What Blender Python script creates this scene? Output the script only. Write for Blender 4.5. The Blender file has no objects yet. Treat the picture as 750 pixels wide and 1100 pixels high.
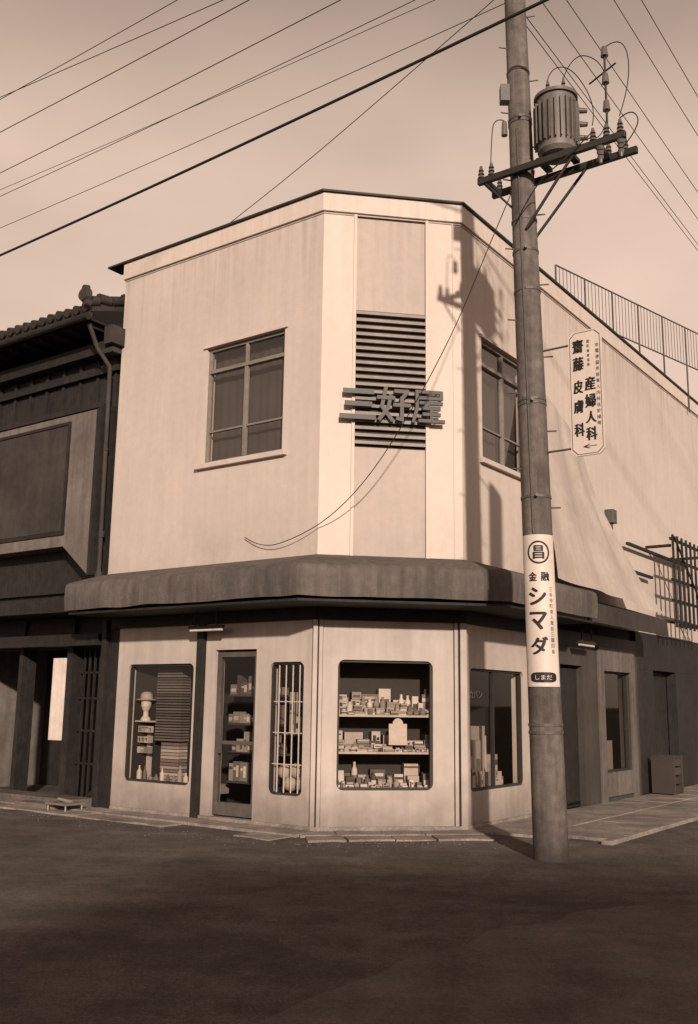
import bpy, bmesh, math, random
from mathutils import Vector, Matrix, noise
random.seed(7)
sc=bpy.context.scene
rad=math.radians
SUN_EL=rad(18); SUN_DIR=Vector((-.155*math.cos(SUN_EL),.988*math.cos(SUN_EL),-math.sin(SUN_EL)))
# ---------------- world
W=bpy.data.worlds.new("World"); sc.world=W; W.use_nodes=True
N=W.node_tree.nodes; LK=W.node_tree.links
bg=N['Background']
sky=N.new('ShaderNodeTexSky'); sky.sky_type='NISHITA'; sky.sun_disc=False
sky.sun_elevation=SUN_EL; sky.sun_rotation=rad(171)
bw=N.new('ShaderNodeRGBToBW'); LK.new(sky.outputs[0],bw.inputs[0])
pw=N.new('ShaderNodeMath'); pw.operation='POWER'; pw.inputs[1].default_value=0.28; LK.new(bw.outputs[0],pw.inputs[0])
tc=N.new('ShaderNodeTexCoord'); mp=N.new('ShaderNodeMapping'); mp.inputs['Scale'].default_value=(1,1,2.2)
LK.new(tc.outputs['Generated'],mp.inputs[0])
nz=N.new('ShaderNodeTexNoise'); nz.inputs['Scale'].default_value=2.2; nz.inputs['Detail'].default_value=5; nz.inputs['Roughness'].default_value=.5
LK.new(mp.outputs[0],nz.inputs['Vector'])
mr=N.new('ShaderNodeMapRange'); mr.inputs['From Min'].default_value=.3; mr.inputs['From Max'].default_value=.7
mr.inputs['To Min'].default_value=3.9; mr.inputs['To Max'].default_value=5.2; LK.new(nz.outputs['Fac'],mr.inputs['Value'])
ml=N.new('ShaderNodeMath'); ml.operation='MULTIPLY'; LK.new(pw.outputs[0],ml.inputs[0]); LK.new(mr.outputs[0],ml.inputs[1])
sx=N.new('ShaderNodeSeparateXYZ'); LK.new(tc.outputs['Generated'],sx.inputs[0])
zr=N.new('ShaderNodeMapRange'); zr.inputs['From Min'].default_value=.50; zr.inputs['From Max'].default_value=.78; zr.inputs['To Min'].default_value=1; zr.inputs['To Max'].default_value=.08; LK.new(sx.outputs['Z'],zr.inputs['Value'])
ml2=N.new('ShaderNodeMath'); ml2.operation='MULTIPLY'; LK.new(ml.outputs[0],ml2.inputs[0]); LK.new(zr.outputs[0],ml2.inputs[1])
vm=N.new('ShaderNodeVectorMath'); vm.operation='SCALE'; vm.inputs[0].default_value=(1,.745,.595); LK.new(ml2.outputs[0],vm.inputs['Scale'])
LK.new(vm.outputs[0],bg.inputs[0]); bg.inputs[1].default_value=0.13
sc.view_settings.view_transform='Standard'; sc.view_settings.look='None'; sc.view_settings.exposure=0
# ---------------- camera
cam=bpy.data.cameras.new('camera'); co=bpy.data.objects.new('camera',cam); sc.collection.objects.link(co); sc.camera=co
cam.sensor_fit='VERTICAL'; cam.sensor_height=36; cam.lens=34.2; cam.clip_end=3000; cam.clip_start=.05
co.matrix_world=Matrix.Translation((0,0,1.6))@Matrix.Rotation(math.pi/2+rad(11.1),4,'X')@Matrix.Rotation(rad(.8),4,'Z')
# ---------------- sun
s=bpy.data.lights.new('sun','SUN'); s.energy=5; s.angle=rad(1.6); s.color=(1,.84,.70)
so=bpy.data.objects.new('sun',s); sc.collection.objects.link(so); so.location=(3,-10,12)
so.rotation_mode='QUATERNION'; so.rotation_quaternion=SUN_DIR.to_track_quat('-Z','Y')
# ---------------- materials
TINT=(1,.855,.765)
def mat(name,g,rough=.85,amp=.12,scale=6,stain=.15,sscale=.7,streak=0,bump=.2,bscale=60,metal=0,attr=False,spec=.3,tint=TINT,cracks=0,wood=False,grime=0,drip=0):
    m=bpy.data.materials.new(name); m.use_nodes=True; n=m.node_tree.nodes; l=m.node_tree.links
    b=n['Principled BSDF']; b.inputs['Roughness'].default_value=rough; b.inputs['Metallic'].default_value=metal
    b.inputs['Specular IOR Level'].default_value=spec
    geo=n.new('ShaderNodeNewGeometry')
    def noi(sc_,det,vec=None):
        t=n.new('ShaderNodeTexNoise'); t.inputs['Scale'].default_value=sc_; t.inputs['Detail'].default_value=det; t.inputs['Roughness'].default_value=.6
        l.new(vec or geo.outputs['Position'],t.inputs['Vector']); return t.outputs['Fac']
    def mr_(f,a,b_,lo,hi):
        r=n.new('ShaderNodeMapRange'); r.inputs['From Min'].default_value=lo; r.inputs['From Max'].default_value=hi
        r.inputs['To Min'].default_value=a; r.inputs['To Max'].default_value=b_; l.new(f,r.inputs['Value']); return r.outputs[0]
    def rng(f,a,lo=.3,hi=.7): return mr_(f,1-a,1+a*.6,lo,hi)
    def mul(a,c):
        q=n.new('ShaderNodeMath'); q.operation='MULTIPLY'; l.new(a,q.inputs[0]); l.new(c,q.inputs[1]); return q.outputs[0]
    f=mul(rng(noi(scale,6),amp),rng(noi(sscale,4),stain))
    sp=n.new('ShaderNodeSeparateXYZ'); l.new(geo.outputs['Position'],sp.inputs[0])
    if streak:
        mpn=n.new('ShaderNodeMapping'); mpn.inputs['Scale'].default_value=(5,5,.35); l.new(geo.outputs['Position'],mpn.inputs[0])
        f=mul(f,rng(noi(1.6,5,mpn.outputs[0]),streak,.35,.75))
    if wood:
        mpn=n.new('ShaderNodeMapping'); mpn.inputs['Scale'].default_value=(14,14,.8); l.new(geo.outputs['Position'],mpn.inputs[0])
        f=mul(f,rng(noi(3,5,mpn.outputs[0]),.35))
    if drip:   # rain streaks below the parapet and dirt thrown up above the awning
        mpn=n.new('ShaderNodeMapping'); mpn.inputs['Scale'].default_value=(7,7,.25); l.new(geo.outputs['Position'],mpn.inputs[0])
        st=mr_(noi(1.3,5,mpn.outputs[0]),0,1,.45,.7)
        hi=mul(st,mr_(sp.outputs['Z'],0,drip,7.0,8.4)); lo=mul(mr_(noi(2.2,5),.2,1,.35,.65),mr_(sp.outputs['Z'],drip*.8,0,3.4,4.3))
        for e_ in (hi,lo):
            q=n.new('ShaderNodeMath'); q.operation='SUBTRACT'; q.inputs[0].default_value=1; l.new(e_,q.inputs[1]); f=mul(f,q.outputs[0])
    if grime:
        ad=n.new('ShaderNodeMath'); ad.operation='MULTIPLY_ADD'; l.new(noi(3,5),ad.inputs[0]); ad.inputs[1].default_value=-.7; l.new(sp.outputs['Z'],ad.inputs[2])
        f=mul(f,mr_(ad.outputs[0],1-grime,1,-.35,.35))
    if cracks:
        v=n.new('ShaderNodeTexVoronoi'); v.feature='DISTANCE_TO_EDGE'; v.inputs['Scale'].default_value=.35
        w=n.new('ShaderNodeTexNoise'); w.inputs['Scale'].default_value=2.4; w.inputs['Detail'].default_value=8; w.inputs['Roughness'].default_value=.65; l.new(geo.outputs['Position'],w.inputs['Vector'])
        va=n.new('ShaderNodeVectorMath'); va.operation='MULTIPLY_ADD'; l.new(w.outputs['Color'],va.inputs[0]); va.inputs[1].default_value=(1.8,1.8,1.8); l.new(geo.outputs['Position'],va.inputs[2])
        l.new(va.outputs[0],v.inputs['Vector'])
        f=mul(f,mr_(v.outputs['Distance'],1-cracks,1,0,.01))
        f=mul(f,rng(noi(130,3),.5))
        f=mul(f,rng(noi(32,4),.22))
        f=mul(f,rng(noi(2.3,6),.16,.4,.62))
        mpn=n.new('ShaderNodeMapping'); mpn.inputs['Rotation'].default_value=(0,0,rad(-54)); mpn.inputs['Scale'].default_value=(.25,1.6,1); l.new(geo.outputs['Position'],mpn.inputs[0])
        f=mul(f,rng(noi(1.0,5,mpn.outputs[0]),.12,.4,.62))
    vs=n.new('ShaderNodeVectorMath'); vs.operation='SCALE'; l.new(f,vs.inputs['Scale'])
    if attr:
        at=n.new('ShaderNodeAttribute'); at.attribute_name='Col'; l.new(at.outputs['Color'],vs.inputs[0])
    else: vs.inputs[0].default_value=tuple(g*t for t in tint)
    l.new(vs.outputs[0],b.inputs['Base Color'])
    if bump:
        bp=n.new('ShaderNodeBump'); bp.inputs['Strength'].default_value=bump; bp.inputs['Distance'].default_value=.02
        l.new(noi(bscale,4),bp.inputs['Height']); l.new(bp.outputs[0],b.inputs['Normal'])
    return m
def glassmat(name,tr=.8,rough=.03,base=.05,k=.9):
    m=bpy.data.materials.new(name); m.use_nodes=True; n=m.node_tree.nodes; l=m.node_tree.links
    n.remove(n['Principled BSDF']); out=n['Material Output']
    t=n.new('ShaderNodeBsdfTransparent'); t.inputs[0].default_value=(tr,tr*.97,tr*.94,1)
    g=n.new('ShaderNodeBsdfGlossy'); g.inputs['Roughness'].default_value=rough; g.inputs[0].default_value=(1,.95,.9,1)
    lw=n.new('ShaderNodeLayerWeight'); p=n.new('ShaderNodeMath'); p.operation='POWER'; p.inputs[1].default_value=4; l.new(lw.outputs['Facing'],p.inputs[0])
    a=n.new('ShaderNodeMath'); a.operation='MULTIPLY_ADD'; a.inputs[1].default_value=k; a.inputs[2].default_value=base; l.new(p.outputs[0],a.inputs[0])
    geo=n.new('ShaderNodeNewGeometry'); nn=n.new('ShaderNodeTexNoise'); nn.inputs['Scale'].default_value=1.5; l.new(geo.outputs['Position'],nn.inputs['Vector'])
    bp=n.new('ShaderNodeBump'); bp.inputs['Strength'].default_value=.05; l.new(nn.outputs['Fac'],bp.inputs['Height']); l.new(bp.outputs[0],g.inputs['Normal'])
    mx=n.new('ShaderNodeMixShader'); l.new(a.outputs[0],mx.inputs[0]); l.new(t.outputs[0],mx.inputs[1]); l.new(g.outputs[0],mx.inputs[2]); l.new(mx.outputs[0],out.inputs[0])
    return m
M={}
M['stucco']=mat('stucco_cream',.51,.9,.05,9,.09,.45,.06,.2,70,drip=.22)
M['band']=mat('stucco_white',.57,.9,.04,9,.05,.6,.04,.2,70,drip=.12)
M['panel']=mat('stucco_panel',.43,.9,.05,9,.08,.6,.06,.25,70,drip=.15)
M['shopwhite']=mat('shopfront_white',.43,.7,.06,7,.14,.9,.10,.1,60,grime=.5)
M['shopshade']=mat('shopfront_shaded',.06,.7,.12,7,.25,.9,.15,.1,60)  # shade over the lower side front, put into a darker base colour
M['dark']=mat('dark_wood',.022,.7,.3,8,.3,1,0,.3,40,wood=True)
M['darkpaint']=mat('dark_paint',.03,.6,.2,8,.3,1)
M['baypanel']=mat('bay_panel_paint',.045,.7,.25,5,.35,1,.2)
M['metal']=mat('galvanised_steel',.08,.55,.25,12,.3,2,0,.1,50,spec=.5)
M['letter']=mat('sign_letter_metal',.04,.5,.2,10,.2,2,0,.05,50,spec=.4)
M['slat']=mat('grille_slat',.26,.6,.15,10,.2,2)
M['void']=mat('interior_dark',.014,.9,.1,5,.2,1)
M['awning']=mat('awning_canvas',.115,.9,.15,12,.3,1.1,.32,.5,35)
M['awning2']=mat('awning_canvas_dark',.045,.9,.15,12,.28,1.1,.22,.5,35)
M['coping']=mat('coping_metal',.04,.6,.2,8,.3,1)
M['frame']=mat('window_frame',.20,.6,.15,12,.2,2)
M['sill']=mat('window_sill',.5,.8,.08,12,.12,2)
M['pane']=mat('window_curtain',.055,.8,.15,3,.35,1.0,.1,.1,20)
M['concrete']=mat('pole_concrete',.155,.9,.28,11,.42,1.4,.42,.5,80,grime=.5)
M['slab']=mat('pavement_concrete',.30,.9,.2,9,.35,1.2,0,.35,60,cracks=.35)
M['asphalt']=mat('asphalt',.15,.95,.14,10,.28,.45,0,.35,110,cracks=.2,spec=.04)
M['asphalt2']=mat('asphalt_newer',.18,.95,.14,10,.25,.6,0,.35,110,cracks=.12,spec=.04)
M['plaster_old']=mat('old_plaster',.16,.9,.15,8,.3,.9,.25,.3,50)
M['surround_shaded']=mat('window_surround_shaded',.13,.9,.15,8,.3,.9,.25,.2,50)  # white surround toned down, the same shade is painted into its colour
M['tile']=mat('roof_tile',.04,.6,.25,10,.3,1.5,0,.3,50)
M['goods']=mat('packaging',1,.7,.12,25,.1,3,0,0,attr=True)
M['white']=mat('enamel_white',.58,.5,.05,14,.10,2.5,.08,.05,50)
M['ink']=mat('sign_ink',.015,.6,.1,20,.1,3,0,0)
M['inkgrey']=mat('sign_ink_faded',.16,.6,.1,20,.1,3,0,0)
M['rubber']=mat('cable_rubber',.015,.6,.1,20,.1,3,0,0)
M['tank']=mat('transformer_paint',.15,.55,.2,12,.3,2,.25,.1,50,spec=.5)
M['ceramic']=mat('insulator_ceramic',.12,.25,.15,12,.2,2,0,0,spec=.6)
M['tarp']=mat('canvas_tarp',.42,.85,.06,9,.14,1.2,.08,.3,40)
M['cloth']=mat('cloth_white',.5,.9,.1,9,.2,2)
M['glass']=glassmat('shop_glass',.93,.03,.025,.5)
M['glass2']=glassmat('upper_glass',.85,.05,.07)
# ---------------- mesh builder
class MB:
    def __init__(s): s.v=[]; s.f=[]; s.c=[]
    def poly(s,pts,faces,col=(.3,.26,.22)):
        o=len(s.v); s.v+= [tuple(p) for p in pts]
        for f in faces: s.f.append([o+i for i in f]); s.c.append(col)
    def hexa(s,p,col=(.3,.26,.22)):
        s.poly(p,[(0,3,2,1),(4,5,6,7),(0,1,5,4),(1,2,6,5),(2,3,7,6),(3,0,4,7)],col)
    def prism(s,bot,top,col=(.3,.26,.22)):
        n=len(bot); s.poly(list(bot)+list(top),[tuple(range(n))[::-1],tuple(range(n,2*n))]+[(i,(i+1)%n,n+(i+1)%n,n+i) for i in range(n)],col)
    def cyl(s,a,b,r0,r1=None,n=14,col=(.3,.26,.22)):
        a=Vector(a); b=Vector(b); r1=r0 if r1 is None else r1; z=(b-a).normalized()
        x=z.orthogonal().normalized(); y=z.cross(x)
        A=[a+(x*math.cos(t)+y*math.sin(t))*r0 for t in [2*math.pi*i/n for i in range(n)]]
        B=[b+(x*math.cos(t)+y*math.sin(t))*r1 for t in [2*math.pi*i/n for i in range(n)]]
        s.prism(A,B,col)
    def lathe(s,base,prof,n=16,sx=1,sy=1,col=(.3,.26,.22)):
        G=[]
        for r,z in prof:
            for i in range(n):
                t=2*math.pi*i/n; G.append(Vector(base)+Vector((r*sx*math.cos(t),r*sy*math.sin(t),z)))
        F=[(j*n+i,j*n+(i+1)%n,(j+1)*n+(i+1)%n,(j+1)*n+i) for j in range(len(prof)-1) for i in range(n)]
        s.poly(G,F,col)
    def build(s,name,m,parent=None,bevel=0,smooth=False):
        me=bpy.data.meshes.new(name); me.from_pydata(s.v,[],s.f)
        at=me.color_attributes.new('Col','FLOAT_COLOR','CORNER')
        for p,c in zip(me.polygons,s.c):
            for li in p.loop_indices: at.data[li].color=(c[0],c[1],c[2],1)
        bm=bmesh.new(); bm.from_mesh(me); bmesh.ops.recalc_face_normals(bm,faces=bm.faces); bm.to_mesh(me); bm.free()
        me.materials.append(m); o=bpy.data.objects.new(name,me); sc.collection.objects.link(o)
        if bevel:
            b=o.modifiers.new('b','BEVEL'); b.width=bevel; b.segments=2; b.limit_method='ANGLE'
        if smooth:
            for p in me.polygons: p.use_smooth=True
            try: me.set_sharp_from_angle(angle=rad(40))
            except Exception: pass
        if parent: par(o,parent)
        return o
def par(o,p):
    o.parent=p; o.matrix_parent_inverse=Matrix.Translation(-Vector(p.location))
def empty(name,loc):
    e=bpy.data.objects.new(name,None); e.location=loc; e.empty_display_size=.3; sc.collection.objects.link(e); return e
# ---------------- building frames
Lp=Vector((-.41,12.7,0)); Rp=Vector((1.55,13.01,0))
dL=Vector((-.811,.585,0)).normalized(); dR=Vector((.585,.811,0)).normalized(); dC=(Rp-Lp).normalized()
nL=Vector((-dL.y,dL.x,0)); nL = nL if nL.y<0 else -nL
nR=Vector((dR.y,-dR.x,0)); nC=Vector((dC.y,-dC.x,0))
CW=(Rp-Lp).length
FR={'L':(Lp,dL,nL),'C':(Lp,dC,nC),'R':(Rp,dR,nR)}
def P(w,s_,o,z):
    b,d,n=FR[w]; p=b+d*s_+n*o; return Vector((p.x,p.y,z))
def wb(mb,w,s0,s1,o0,o1,z0,z1,col=(.3,.26,.22)):
    mb.hexa([P(w,s0,o0,z0),P(w,s1,o0,z0),P(w,s1,o1,z0),P(w,s0,o1,z0),P(w,s0,o0,z1),P(w,s1,o0,z1),P(w,s1,o1,z1),P(w,s0,o1,z1)],col)
def wall(mb,w,s0,s1,z0,z1,ops=(),o0=-.2,o1=0):
    S=sorted({s0,s1}|{x for a in ops for x in a[:2]}); Z=sorted({z0,z1}|{x for a in ops for x in a[2:4]})
    for a,b in zip(S,S[1:]):
        for c,d in zip(Z,Z[1:]):
            ms,mz=(a+b)/2,(c+d)/2
            if any(q[0]<ms<q[1] and q[2]<mz<q[3] for q in ops): continue
            wb(mb,w,a,b,o0,o1,c,d)
def fillet(mb,w,op,r,o0=-.12,o1=0):
    s0,s1,z0,z1=op
    for sx,dx in((s0,1),(s1,-1)):
        for sz,dz in((z0,1),(z1,-1)):
            pts=[(sx-dx*.004,sz-dz*.004)]
            for k in range(7):
                t=k/6*math.pi/2; pts.append((sx+dx*r*(1-math.sin(t)),sz+dz*r*(1-math.cos(t))))
            mb.prism([P(w,a,o0,b) for a,b in pts],[P(w,a,o1-.003,b) for a,b in pts])
bisL=(nL+nC).normalized(); bisR=(nC+nR).normalized(); kk=1/math.cos(rad(22.5))
def off(o,z,sL,sR):
    a=FR['L'][0]+dL*sL+nL*o; b=Lp+bisL*o*kk; c=Rp+bisR*o*kk; d=Rp+dR*sR+nR*o
    return [Vector((q.x,q.y,z)) for q in (a,b,c,d)]
def ring(mb,prof,sL,sR,closed=True):
    rows=[off(o,z,sL,sR) for o,z in prof]; n=len(rows)
    pts=[p for r in rows for p in r]; F=[]
    for i in range(n if closed else n-1):
        j=(i+1)%n
        for k in range(3): F.append((i*4+k,i*4+k+1,j*4+k+1,j*4+k))
    if closed:
        F.append(tuple(i*4 for i in range(n))); F.append(tuple(i*4+3 for i in range(n)))
    mb.poly(pts,F)
def rect(o0,o1,z0,z1): return [(o0,z0),(o1,z0),(o1,z1),(o0,z1)]

shop=empty('corner_shop',(0.5,13,0))
WL=(.66,2.18,5.02,6.82); WR=(.60,2.12,5.05,6.88)
m=MB(); wall(m,'L',0,4.12,3.0,8.42,[WL]); wall(m,'R',0,12,3.0,8.42,[WR])
m.build('upper_walls',M['stucco'],shop)
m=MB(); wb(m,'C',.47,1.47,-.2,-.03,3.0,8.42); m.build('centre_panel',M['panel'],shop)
m=MB(); wb(m,'C',0,.46,-.2,.0,3.0,8.42); wb(m,'C',1.48,CW,-.2,0,3.0,8.42); wb(m,'C',.43,.475,-.02,.025,3.45,8.415);wb(m,'C',1.465,1.51,-.02,.025,3.45,8.415)
wb(m,'C',1.86,1.875,0,.012,3.45,8.415)
m.build('pilasters',M['band'],shop,.004)
m=MB(); ring(m,rect(-.21,.045,8.423,8.70),4.14,12); m.build('parapet_band',M['band'],shop,.006)
m=MB(); ring(m,rect(-.22,.085,8.702,8.73),4.5,12.02); m.build('coping',M['coping'],shop)
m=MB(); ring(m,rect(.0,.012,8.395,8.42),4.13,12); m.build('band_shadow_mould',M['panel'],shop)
A=Lp+dL*4.12; B=Rp+dR*12; A2=A+dR*13.36; B2=B+dL*5.5
def vwall(mb,a,b,t,z0,z1):
    d=(b-a).normalized(); n=Vector((-d.y,d.x,0))*t
    mb.hexa([Vector((q.x,q.y,z)) for z in (z0,z1) for q in (a,b,b+n,a+n)])
m=MB(); vwall(m,A+dR*.02,A2,-.2,0,8.69); vwall(m,A2,B2,-.2,0,8.68); vwall(m,B2,B,-.2,0,8.67); m.build('side_walls',M['stucco'],shop)
def inset(z): return [Vector((q.x,q.y,z)) for q in (A+dR*.1-dL*.1,Lp-nL*.1,Rp-nR*.1,B-dR*.1+dL*.1,B2-dR*.1-dL*.1,A2-dR*.1-dL*.1)]
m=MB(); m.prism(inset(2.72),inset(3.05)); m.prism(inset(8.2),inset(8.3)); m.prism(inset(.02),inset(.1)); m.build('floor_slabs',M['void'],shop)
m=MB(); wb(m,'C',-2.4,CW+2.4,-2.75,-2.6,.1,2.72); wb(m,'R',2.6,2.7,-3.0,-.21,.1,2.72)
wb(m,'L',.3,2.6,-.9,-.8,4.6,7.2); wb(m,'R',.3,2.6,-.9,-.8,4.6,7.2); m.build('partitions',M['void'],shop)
def win(w,op,tag):
    s0,s1,z0,z1=op; f=MB()
    wb(f,w,s0,s1,-.12,-.05,z1-.05,z1); wb(f,w,s0,s1,-.12,-.05,z0,z0+.05); wb(f,w,s0,s0+.05,-.122,-.052,z0+.05,z1-.05); wb(f,w,s1-.05,s1,-.122,-.052,z0+.05,z1-.05)
    zt=z0+(z1-z0)*.78; wb(f,w,s0+.05,s1-.05,-.11,-.035,zt,zt+.055)
    mid=(s0+s1)/2; wb(f,w,mid-.03,mid+.03,-.105,-.045,z0+.05,zt); wb(f,w,mid-.02,mid+.02,-.105,-.045,zt+.055,z1-.05)
    zz=z0+(z1-z0)*.27; wb(f,w,s0+.05,mid-.03,-.1,-.06,zz,zz+.03); wb(f,w,mid+.03,s1-.05,-.1,-.06,zz,zz+.03)
    f.build('window_frame_'+tag,M['frame'],shop,.004)
    g=MB(); g.poly([P(w,s0,-.085,z0),P(w,s1,-.085,z0),P(w,s1,-.085,z1),P(w,s0,-.085,z1)],[(0,1,2,3)]); g.build('window_glass_'+tag,M['glass2'],shop)
    c=MB(); n=60
    for i in range(n):
        a=s0-.05+(s1-s0+.1)*i/n; b=s0-.05+(s1-s0+.1)*(i+1)/n
        f_=lambda i: -.25+.004*math.sin(i*1.1)+.006*math.sin(i*.37+1)
        c.poly([P(w,a,f_(i),z0-.1),P(w,b,f_(i+1),z0-.1),P(w,b,f_(i+1),z1+.1),P(w,a,f_(i),z1+.1)],[(0,1,2,3)])
    c.build('curtain_'+tag,M['pane'],shop,0,True)
    q=MB(); wb(q,w,s0-.1,s1+.1,-.12,.07,z0-.075,z0-.0); wb(q,w,s0-.06,s1+.06,.0,.03,z1,z1+.05); q.build('window_sill_'+tag,M['sill'],shop,.006)
win('L',WL,'left'); win('R',WR,'right')
m=MB(); zb=5.06
for i in range(19):
    z=zb+i*.1035
    m.hexa([P('C',.475,-.028,z),P('C',1.465,-.028,z),P('C',1.465,.045,z-.012),P('C',.475,.045,z-.012),P('C',.475,-.028,z+.042),P('C',1.465,-.028,z+.042),P('C',1.465,.045,z+.03),P('C',.475,.045,z+.03)])
m.build('grille_slats',M['slat'],shop)
m=MB(); wb(m,'C',.475,1.465,-.029,-.024,5.02,6.99); m.build('grille_back',M['baypanel'],shop)
# ---------- text helper
def text_mesh(body,w,h,depth,offs=0):
    cu=bpy.data.curves.new('t','FONT'); cu.body=body; cu.size=1; cu.extrude=0; cu.offset=offs
    cu.align_x='CENTER'
    o=bpy.data.objects.new('t',cu); sc.collection.objects.link(o); bpy.context.view_layer.update()
    dg=bpy.context.evaluated_depsgraph_get(); me=bpy.data.meshes.new_from_object(o.evaluated_get(dg))
    bpy.data.objects.remove(o)
    if len(me.vertices)==0: return None
    xs=[v.co.x for v in me.vertices]; ys=[v.co.y for v in me.vertices]
    cx,cy=(min(xs)+max(xs))/2,(min(ys)+max(ys))/2; sx=w/max(1e-5,max(xs)-min(xs)); sy=h/max(1e-5,max(ys)-min(ys))
    bm=bmesh.new(); bm.from_mesh(me)
    for v in bm.verts: v.co=((v.co.x-cx)*sx,(v.co.y-cy)*sy,0)
    bmesh.ops.remove_doubles(bm,verts=bm.verts,dist=1e-5)
    if depth:
        r=bmesh.ops.extrude_face_region(bm,geom=bm.faces[:])
        for g in r['geom']:
            if isinstance(g,bmesh.types.BMVert): g.co.z+=depth
    bmesh.ops.recalc_face_normals(bm,faces=bm.faces)
    bm.to_mesh(me); bm.free(); return me
def put_text(name,body,fn,w,h,m_,parent,depth=.003,offs=0,sub=0):
    me=text_mesh(body,w,h,depth,min(offs,.004))
    if me is None: return
    if sub:
        bm=bmesh.new(); bm.from_mesh(me)
        bmesh.ops.triangulate(bm,faces=bm.faces[:])
        for k in range(sub):
            es=[e for e in bm.edges if abs(e.verts[0].co.x-e.verts[1].co.x)>.02]
            if es: bmesh.ops.subdivide_edges(bm,edges=es,cuts=1); bmesh.ops.triangulate(bm,faces=bm.faces[:])
        bm.to_mesh(me); bm.free()
    for v in me.vertices: v.co=fn(v.co.x,v.co.y,v.co.z)
    me.materials.clear(); me.materials.append(m_); me.name=name
    o=bpy.data.objects.new(name,me); sc.collection.objects.link(o); par(o,parent)
GL={'san':[[(.10,.92),(.94,.92)],[(.16,.5),(.88,.5)],[(.0,.06),(1,.06)]],
'kou':[[(.24,1),(.12,.42),(.44,.02)],[(.40,.76),(.32,.38),(.04,.02)],[(.0,.70),(.50,.70)],[(.56,.92),(.94,.92),(.76,.68)],[(.76,.70),(.76,.03),(.62,.06)],[(.52,.48),(1,.48)]],
'ya':[[(.12,.96),(.94,.96),(.94,.76),(.14,.76)],[(.12,.96),(.12,.42),(.0,.0)],[(.24,.60),(.94,.60)],[(.5,.58),(.34,.43),(.86,.43)],[(.34,.24),(.86,.24)],[(.60,.38),(.60,.03)],[(.2,.03),(1,.03)]]}
for i,(k,c,wd,hh,th) in enumerate((('san',.28,.44,.42,.068),('kou',.78,.43,.45,.052),('ya',1.27,.42,.45,.046))):
    m=MB(); q=0
    for st in GL[k]:
        for (x0,y0),(x1,y1) in zip(st,st[1:]):
            a=Vector((c+x0*wd,5.38+y0*hh)); b=Vector((c+x1*wd,5.38+y1*hh)); d=(b-a).normalized(); n_=Vector((-d.y,d.x))*th/2; a=a-d*th*.4; b=b+d*th*.4
            o1=.115+.0025*q; o0=.075+.001*q; q+=1
            m.prism([P('C',p.x,o0,p.y) for p in (a-n_,b-n_,b+n_,a+n_)],[P('C',p.x,o1,p.y) for p in (a-n_,b-n_,b+n_,a+n_)])
    for s_ in (c+.1,c+wd-.1): wb(m,'C',s_,s_+.015,-.02,.08,5.40,5.412); wb(m,'C',s_,s_+.015,-.02,.08,5.78,5.792)
    m.build('sign_letter_%d'%(i+1),M['letter'],shop)
# ---------- awning
prof=[(.0,3.52),(.28,3.45),(.58,3.36),(.80,3.30),(.85,3.27),(.87,3.22),(.875,3.08),(.868,2.98),(.86,2.885),(.845,2.885),(.845,3.24),(.0,3.46)]
def aw_pt(seg,t,o,z):
    if seg==0: a=FR['L'][0]+dL*4.02+nL*o; b=Lp+bisL*o*kk; ln=4.3
    elif seg==1: a=Lp+bisL*o*kk; b=Rp+bisR*o*kk; ln=2.6
    else: a=Rp+bisR*o*kk; b=Rp+dR*2.55+nR*o; ln=2.9
    p=a.lerp(b,t); rb=max(1,round(ln/.85)); sg=abs(math.sin(math.pi*t*rb))
    lo=max(0,min(1,(3.3-z)/.4)); dz=-.014*sg*(o/.85)*(1 if z>2.9 else .55)+noise.noise(Vector((p.x*1.7,p.y*1.7,0)))*.016*(o/.85)
    do=noise.noise(Vector((p.x*2.2,p.y*2.2,z*3+7)))*.018*(o/.85)*lo
    q=p+nC*do; return Vector((q.x,q.y,z+dz))
m=MB()
for seg in range(3):
    n=(44,26,30)[seg]; k=len(prof)
    G=[aw_pt(seg,i/n,o,z) for i in range(n+1) for o,z in prof]
    F=[(i*k+j,i*k+(j+1)%k,(i+1)*k+(j+1)%k,(i+1)*k+j) for i in range(n) for j in range(k)]
    if seg==0: F.append(tuple(range(k)))
    if seg==2: F.append(tuple(n*k+j for j in range(k)))
    m.poly(G,F)
m.build('awning',M['awning'],shop,0,True)
m=MB(); ring(m,rect(.02,.80,2.82,2.85),4.0,2.55); ring(m,rect(.002,.06,2.66,2.815),3.9,2.55); m.build('awning_soffit',M['dark'],shop)
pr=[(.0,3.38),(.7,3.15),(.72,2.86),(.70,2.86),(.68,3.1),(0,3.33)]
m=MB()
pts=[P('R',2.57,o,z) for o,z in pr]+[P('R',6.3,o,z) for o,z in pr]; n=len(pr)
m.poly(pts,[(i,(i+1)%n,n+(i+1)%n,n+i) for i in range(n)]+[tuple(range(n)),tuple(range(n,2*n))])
m.build('side_awning',M['awning2'],shop)
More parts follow.
